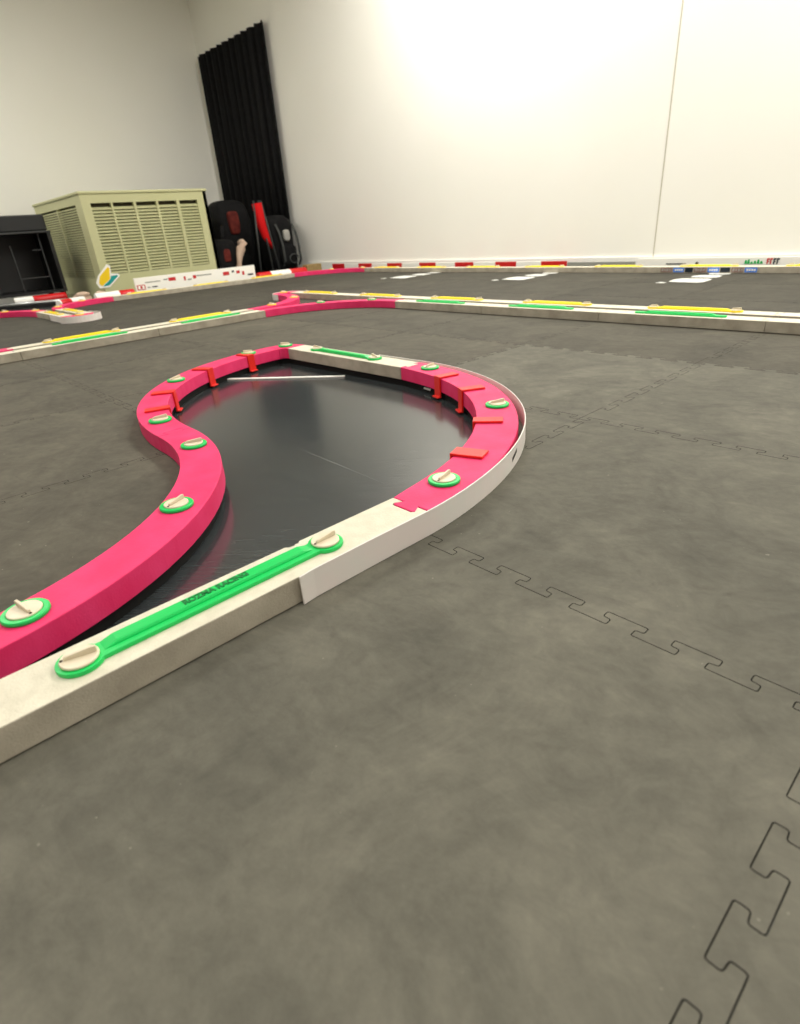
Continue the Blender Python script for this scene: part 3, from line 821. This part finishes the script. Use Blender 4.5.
# steel tube on a black strip lying on the floor
t = thing('floor_pole', 'silver pole on a black base lying before the black cabinet', 'pole', (0, 0, 0))
bm = bmesh.new(); prism(bm, [(-4.72, .36), (-4.68, .345), (-4.36, .86), (-4.40, .875)], FLOOR, FLOOR + .018); link('black_base', bm, M['black'], t)
bm = bmesh.new(); tube(bm, [(-4.715, .345, FLOOR + .030), (-4.395, .86, FLOOR + .030)], .012, 14); link('tube', bm, M['steel'], t, smooth=True)

# rumpled cloths between the cabinets
def blob(bm, cx, cy, cz, rx, ry, rz_, seed, amp=.18, sub=3):
    r = bmesh.ops.create_icosphere(bm, subdivisions=sub, radius=1)
    rnd = random.Random(seed); w = [(rnd.uniform(2, 5), rnd.uniform(0, 6), rnd.choice((0, 1, 2)), rnd.choice((0, 1, 2))) for _ in range(5)]
    for v in r['verts']:
        c = v.co.copy(); k = 1 + sum(amp / 3 * math.sin(f * c[a] + p + 2 * c[b]) for f, p, a, b in w)
        v.co = Vector((cx + c.x * rx * k, cy + c.y * ry * k, max(FLOOR + .0005, cz + c.z * rz_ * k)))
    return bm
bm = bmesh.new(); blob(bm, -4.66, 1.015, .005, .07, .065, .035, 3, .3)
tag(link('rumpled_cloth', bm, M['skin_cloth'], smooth=True), 'pale beige rumpled cloth on the floor left of the khaki cabinet', 'cloth')
bm = bmesh.new(); blob(bm, -4.42, 1.09, .005, .05, .05, .04, 8, .3)
tag(link('rumpled_cloth', bm, M['skin_cloth'], smooth=True), 'second beige cloth heap, nearer the chevron sign', 'cloth')

# ------------------------------------------------------------------ dark bags in the corner
def rbag(bm, x0, x1, y0, y1, z0, z1, seed, e=.45, n=20):
    """soft rounded bag: superellipsoid with a few creases"""
    rnd = random.Random(seed); ph = [rnd.uniform(0, 6) for _ in range(4)]
    sp = lambda c: math.copysign(abs(c) ** e, c)
    rings = []
    for i in range(n + 1):
        v = -PI / 2 + PI * i / n; ring = []
        for k in range(2 * n):
            u = 2 * PI * k / (2 * n)
            x, y, z = sp(math.cos(v)) * sp(math.cos(u)), sp(math.cos(v)) * sp(math.sin(u)), sp(math.sin(v))
            w = 1 + .05 * math.sin(5 * z + ph[0] + 3 * y) + .04 * math.sin(9 * y + ph[1])
            ring.append(bm.verts.new(((x0 + x1) / 2 + x * w * (x1 - x0) / 2, (y0 + y1) / 2 + y * (1 + .04 * math.sin(6 * z + ph[2])) * (y1 - y0) / 2, max(FLOOR + .0005, (z0 + z1) / 2 + z * (z1 - z0) / 2))))
        rings.append(ring)
    for a, b in zip(rings, rings[1:]):
        for k in range(2 * n): bm.faces.new((a[k], a[(k + 1) % (2 * n)], b[(k + 1) % (2 * n)], b[k]))
    bmesh.ops.remove_doubles(bm, verts=bm.verts, dist=1e-5)
    return bm
def strap(bm, pts, w, t=.006):
    # flat webbing following pts, width along y
    vs = []
    for p in pts:
        x, y, z = p; vs.append([bm.verts.new(q) for q in ((x, y - w / 2, z), (x, y + w / 2, z), (x + t, y + w / 2, z), (x + t, y - w / 2, z))])
    for a, b in zip(vs, vs[1:]):
        for k in range(4): bm.faces.new((a[k], b[k], b[(k + 1) % 4], a[(k + 1) % 4]))
    bm.faces.new(vs[0]); bm.faces.new(vs[-1][::-1]); return bm
# 1 low black holdall with maroon pocket
t = thing('holdall_bag', 'black holdall with a maroon pocket right of the khaki cabinet', 'bag', (0, 0, 0))
bm = bmesh.new(); rbag(bm, -4.96, -4.70, 2.22, 2.455, FLOOR, .33, 2); link('body', bm, M['black_fabric'], t, smooth=True)
bm = bmesh.new(); rbag(bm, -4.73, -4.69, 2.29, 2.36, .14, .25, 5, .5, 12); link('pocket', bm, M['maroon'], t, smooth=True)
bm = bmesh.new(); strap(bm, [(-4.80, 2.36, .30), (-4.79, 2.36, .36), (-4.81, 2.38, .42), (-4.85, 2.40, .44), (-4.90, 2.42, .42), (-4.92, 2.42, .30)], .03); link('handle', bm, M['black_fabric'], t)
# 2 pale rolled cloth leaning
bm = bmesh.new(); tube(bm, [(-4.66, 2.385, .02), (-4.658, 2.40, .10), (-4.66, 2.425, .18), (-4.662, 2.455, .245), (-4.665, 2.475, .285), (-4.672, 2.475, .315)], [.022, .026, .03, .042, .046, .02], 16)
tag(link('rolled_towel', bm, M['skin_cloth'], smooth=True), 'pale beige rolled towel leaning on the black bags', 'towel')
# 3 tall black sack
t = thing('black_sack', 'tall black sack in the middle of the bags with a dark red side', 'bag', (0, 0, 0))
bm = bmesh.new(); rbag(bm, -5.38, -5.02, 2.47, 2.86, FLOOR, .66, 9, .55); link('body', bm, M['black_fabric'], t, smooth=True)
bm = bmesh.new(); rbag(bm, -5.06, -4.995, 2.57, 2.68, .36, .56, 4, .5, 12); link('side_panel', bm, M['maroon'], t, smooth=True)
# 4 folded camp chair in red fabric
t = thing('folded_camp_chair', 'folded camp chair with bright red fabric among the black bags', 'chair', (0, 0, 0))
bm = bmesh.new(); tube(bm, [(-4.66, 2.785, .22), (-4.66, 2.76, .26), (-4.665, 2.735, .32), (-4.67, 2.71, .42), (-4.67, 2.695, .60)], [.008, .022, .034, .042, .045], 16); link('folded_seat', bm, M['red_cloth'], t, smooth=True)
for y0, y1 in ((2.60, 2.66), (2.815, 2.735), (2.74, 2.71)):
    bm = bmesh.new(); tube(bm, [(-4.63, y0, FLOOR), (-4.66, y1, .62)], .008, 10); link('leg', bm, M['dark_grey'], t, smooth=True)
# 5 backpack with pale patch
t = thing('backpack', 'dark grey backpack with a pale patch beside the white wall', 'bag', (0, 0, 0))
bm = bmesh.new(); rbag(bm, -5.02, -4.70, 2.83, 3.09, FLOOR, .50, 12, .5); link('body', bm, M['black_fabric'], t, smooth=True)
bm = bmesh.new(); rbag(bm, -4.73, -4.66, 2.88, 3.06, .06, .24, 13, .5, 12); link('front_pocket', bm, M['black_fabric'], t, smooth=True)
bm = bmesh.new(); rbag(bm, -4.72, -4.675, 2.945, 3.015, .27, .37, 14, .6, 12); link('pale_patch', bm, M['pale_grey'], t, smooth=True)
for y in (2.885, 3.065):
    bm = bmesh.new(); strap(bm, [(-4.72, y, .42), (-4.665, y, .34), (-4.65, y + .01, .22), (-4.66, y + .02, .10), (-4.70, y + .02, .05)], .022); link('strap', bm, M['dark_grey'], t)
bm = bmesh.new()
tube(bm, [(-4.64 + .0, 3.0 + .05 * math.cos(a), .115 + .04 * math.sin(a)) for a in [2 * PI * k / 16 for k in range(15)]], .006, 8)
link('cord_loop', bm, M['dark_grey'], t, smooth=True)
# 6 black case against the wall with white tag
t = thing('black_case', 'black case with a small white tag against the back wall', 'case', (0, 0, 0))
bm = bmesh.new(); box(bm, -4.98, -4.80, 3.105, 3.120, FLOOR, .46); box(bm, -4.98, -4.78, 3.10, 3.122, FLOOR, .12); link('body', bm, M['black'], t, bevel=.012)
bm = bmesh.new(); box(bm, -4.81, -4.795, 3.1035, 3.1047, .30, .335); link('tag', bm, M['white'], t)
# black curtain hung behind the bags
bm = bmesh.new(); vs0 = []; n = 90
for side in (0, 1):
    row = []
    for k in range(n + 1):
        x = -6.12 + 1.27 * k / n; y = 3.155 + .02 * math.sin(k * .75) + .008 * math.sin(k * 1.9) + side * .004
        row.append((bm.verts.new((x, y, FLOOR + .002)), bm.verts.new((x, y, 2.0))))
    vs0.append(row)
for k in range(n):
    a, b = vs0
    bm.faces.new((a[k][0], a[k + 1][0], a[k + 1][1], a[k][1])); bm.faces.new((b[k][1], b[k + 1][1], b[k + 1][0], b[k][0]))
    bm.faces.new((a[k][1], a[k + 1][1], b[k + 1][1], b[k][1])); bm.faces.new((a[k][0], b[k][0], b[k + 1][0], a[k + 1][0]))
bm.faces.new((vs0[0][0][0], vs0[0][0][1], vs0[1][0][1], vs0[1][0][0])); bm.faces.new((vs0[0][n][0], vs0[1][n][0], vs0[1][n][1], vs0[0][n][1]))
tag(link('black_curtain', bm, M['black_fabric'], smooth=True), 'black cloth curtain hanging on the back wall behind the dark bags', 'curtain')

# ------------------------------------------------------------------ lights: ceiling panels
def ceiling_light(x, y, e, sx=1.2, sy=.6):
    l = bpy.data.lights.new('ceiling_lamp', 'AREA'); l.shape = 'RECTANGLE'; l.size = sx; l.size_y = sy; l.energy = e
    l.color = (1.0, .975, .92)
    o = bpy.data.objects.new('ceiling_lamp', l); COL.objects.link(o); o.location = (x, y, RZ - .03)
    return o
for x, y, e in ((-4.6, -2.4, 16), (-2.2, -2.4, 15), (.2, -2.4, 16), (2.4, -2.4, 16),
                (-4.8, -.4, 36), (-2.2, -.2, 15), (.2, -.2, 17), (2.4, -.2, 17),
                (-2.3, 2.45, 58), (.2, 2.4, 52), (2.4, 2.4, 48)):
    ceiling_light(x, y, e)
w = bpy.data.worlds.new('World'); sc.world = w; w.use_nodes = True
w.node_tree.nodes['Background'].inputs['Color'].default_value = (1, 1, 1, 1)
w.node_tree.nodes['Background'].inputs['Strength'].default_value = .3

# ------------------------------------------------------------------ camera
Cc = Vector((0.51634, -0.41664, 0.33765)); Rr = Vector((0.68361, 0.72646, -0.0702)); Uu = Vector((-0.28396, 0.35335, 0.89135)); Ff = Vector((-0.67234, 0.5894, -0.44784))
cam = bpy.data.cameras.new('camera'); co = bpy.data.objects.new('camera', cam); COL.objects.link(co)
m = Matrix(((Rr.x, Uu.x, -Ff.x, Cc.x), (Rr.y, Uu.y, -Ff.y, Cc.y), (Rr.z, Uu.z, -Ff.z, Cc.z), (0, 0, 0, 1)))
co.matrix_world = m
cam.sensor_fit = 'HORIZONTAL'; cam.sensor_width = 36; cam.lens = 25.772
cam.clip_start = .02; cam.clip_end = 40
cam.dof.use_dof = True; cam.dof.focus_distance = .85; cam.dof.aperture_fstop = 9.5
sc.camera = co
sc.view_settings.view_transform = 'Standard'; sc.view_settings.look = 'None'
sc.view_settings.exposure = 0.14; sc.view_settings.gamma = 1.0; sc.view_settings.use_curve_mapping = False
sc.cycles.use_denoising = True
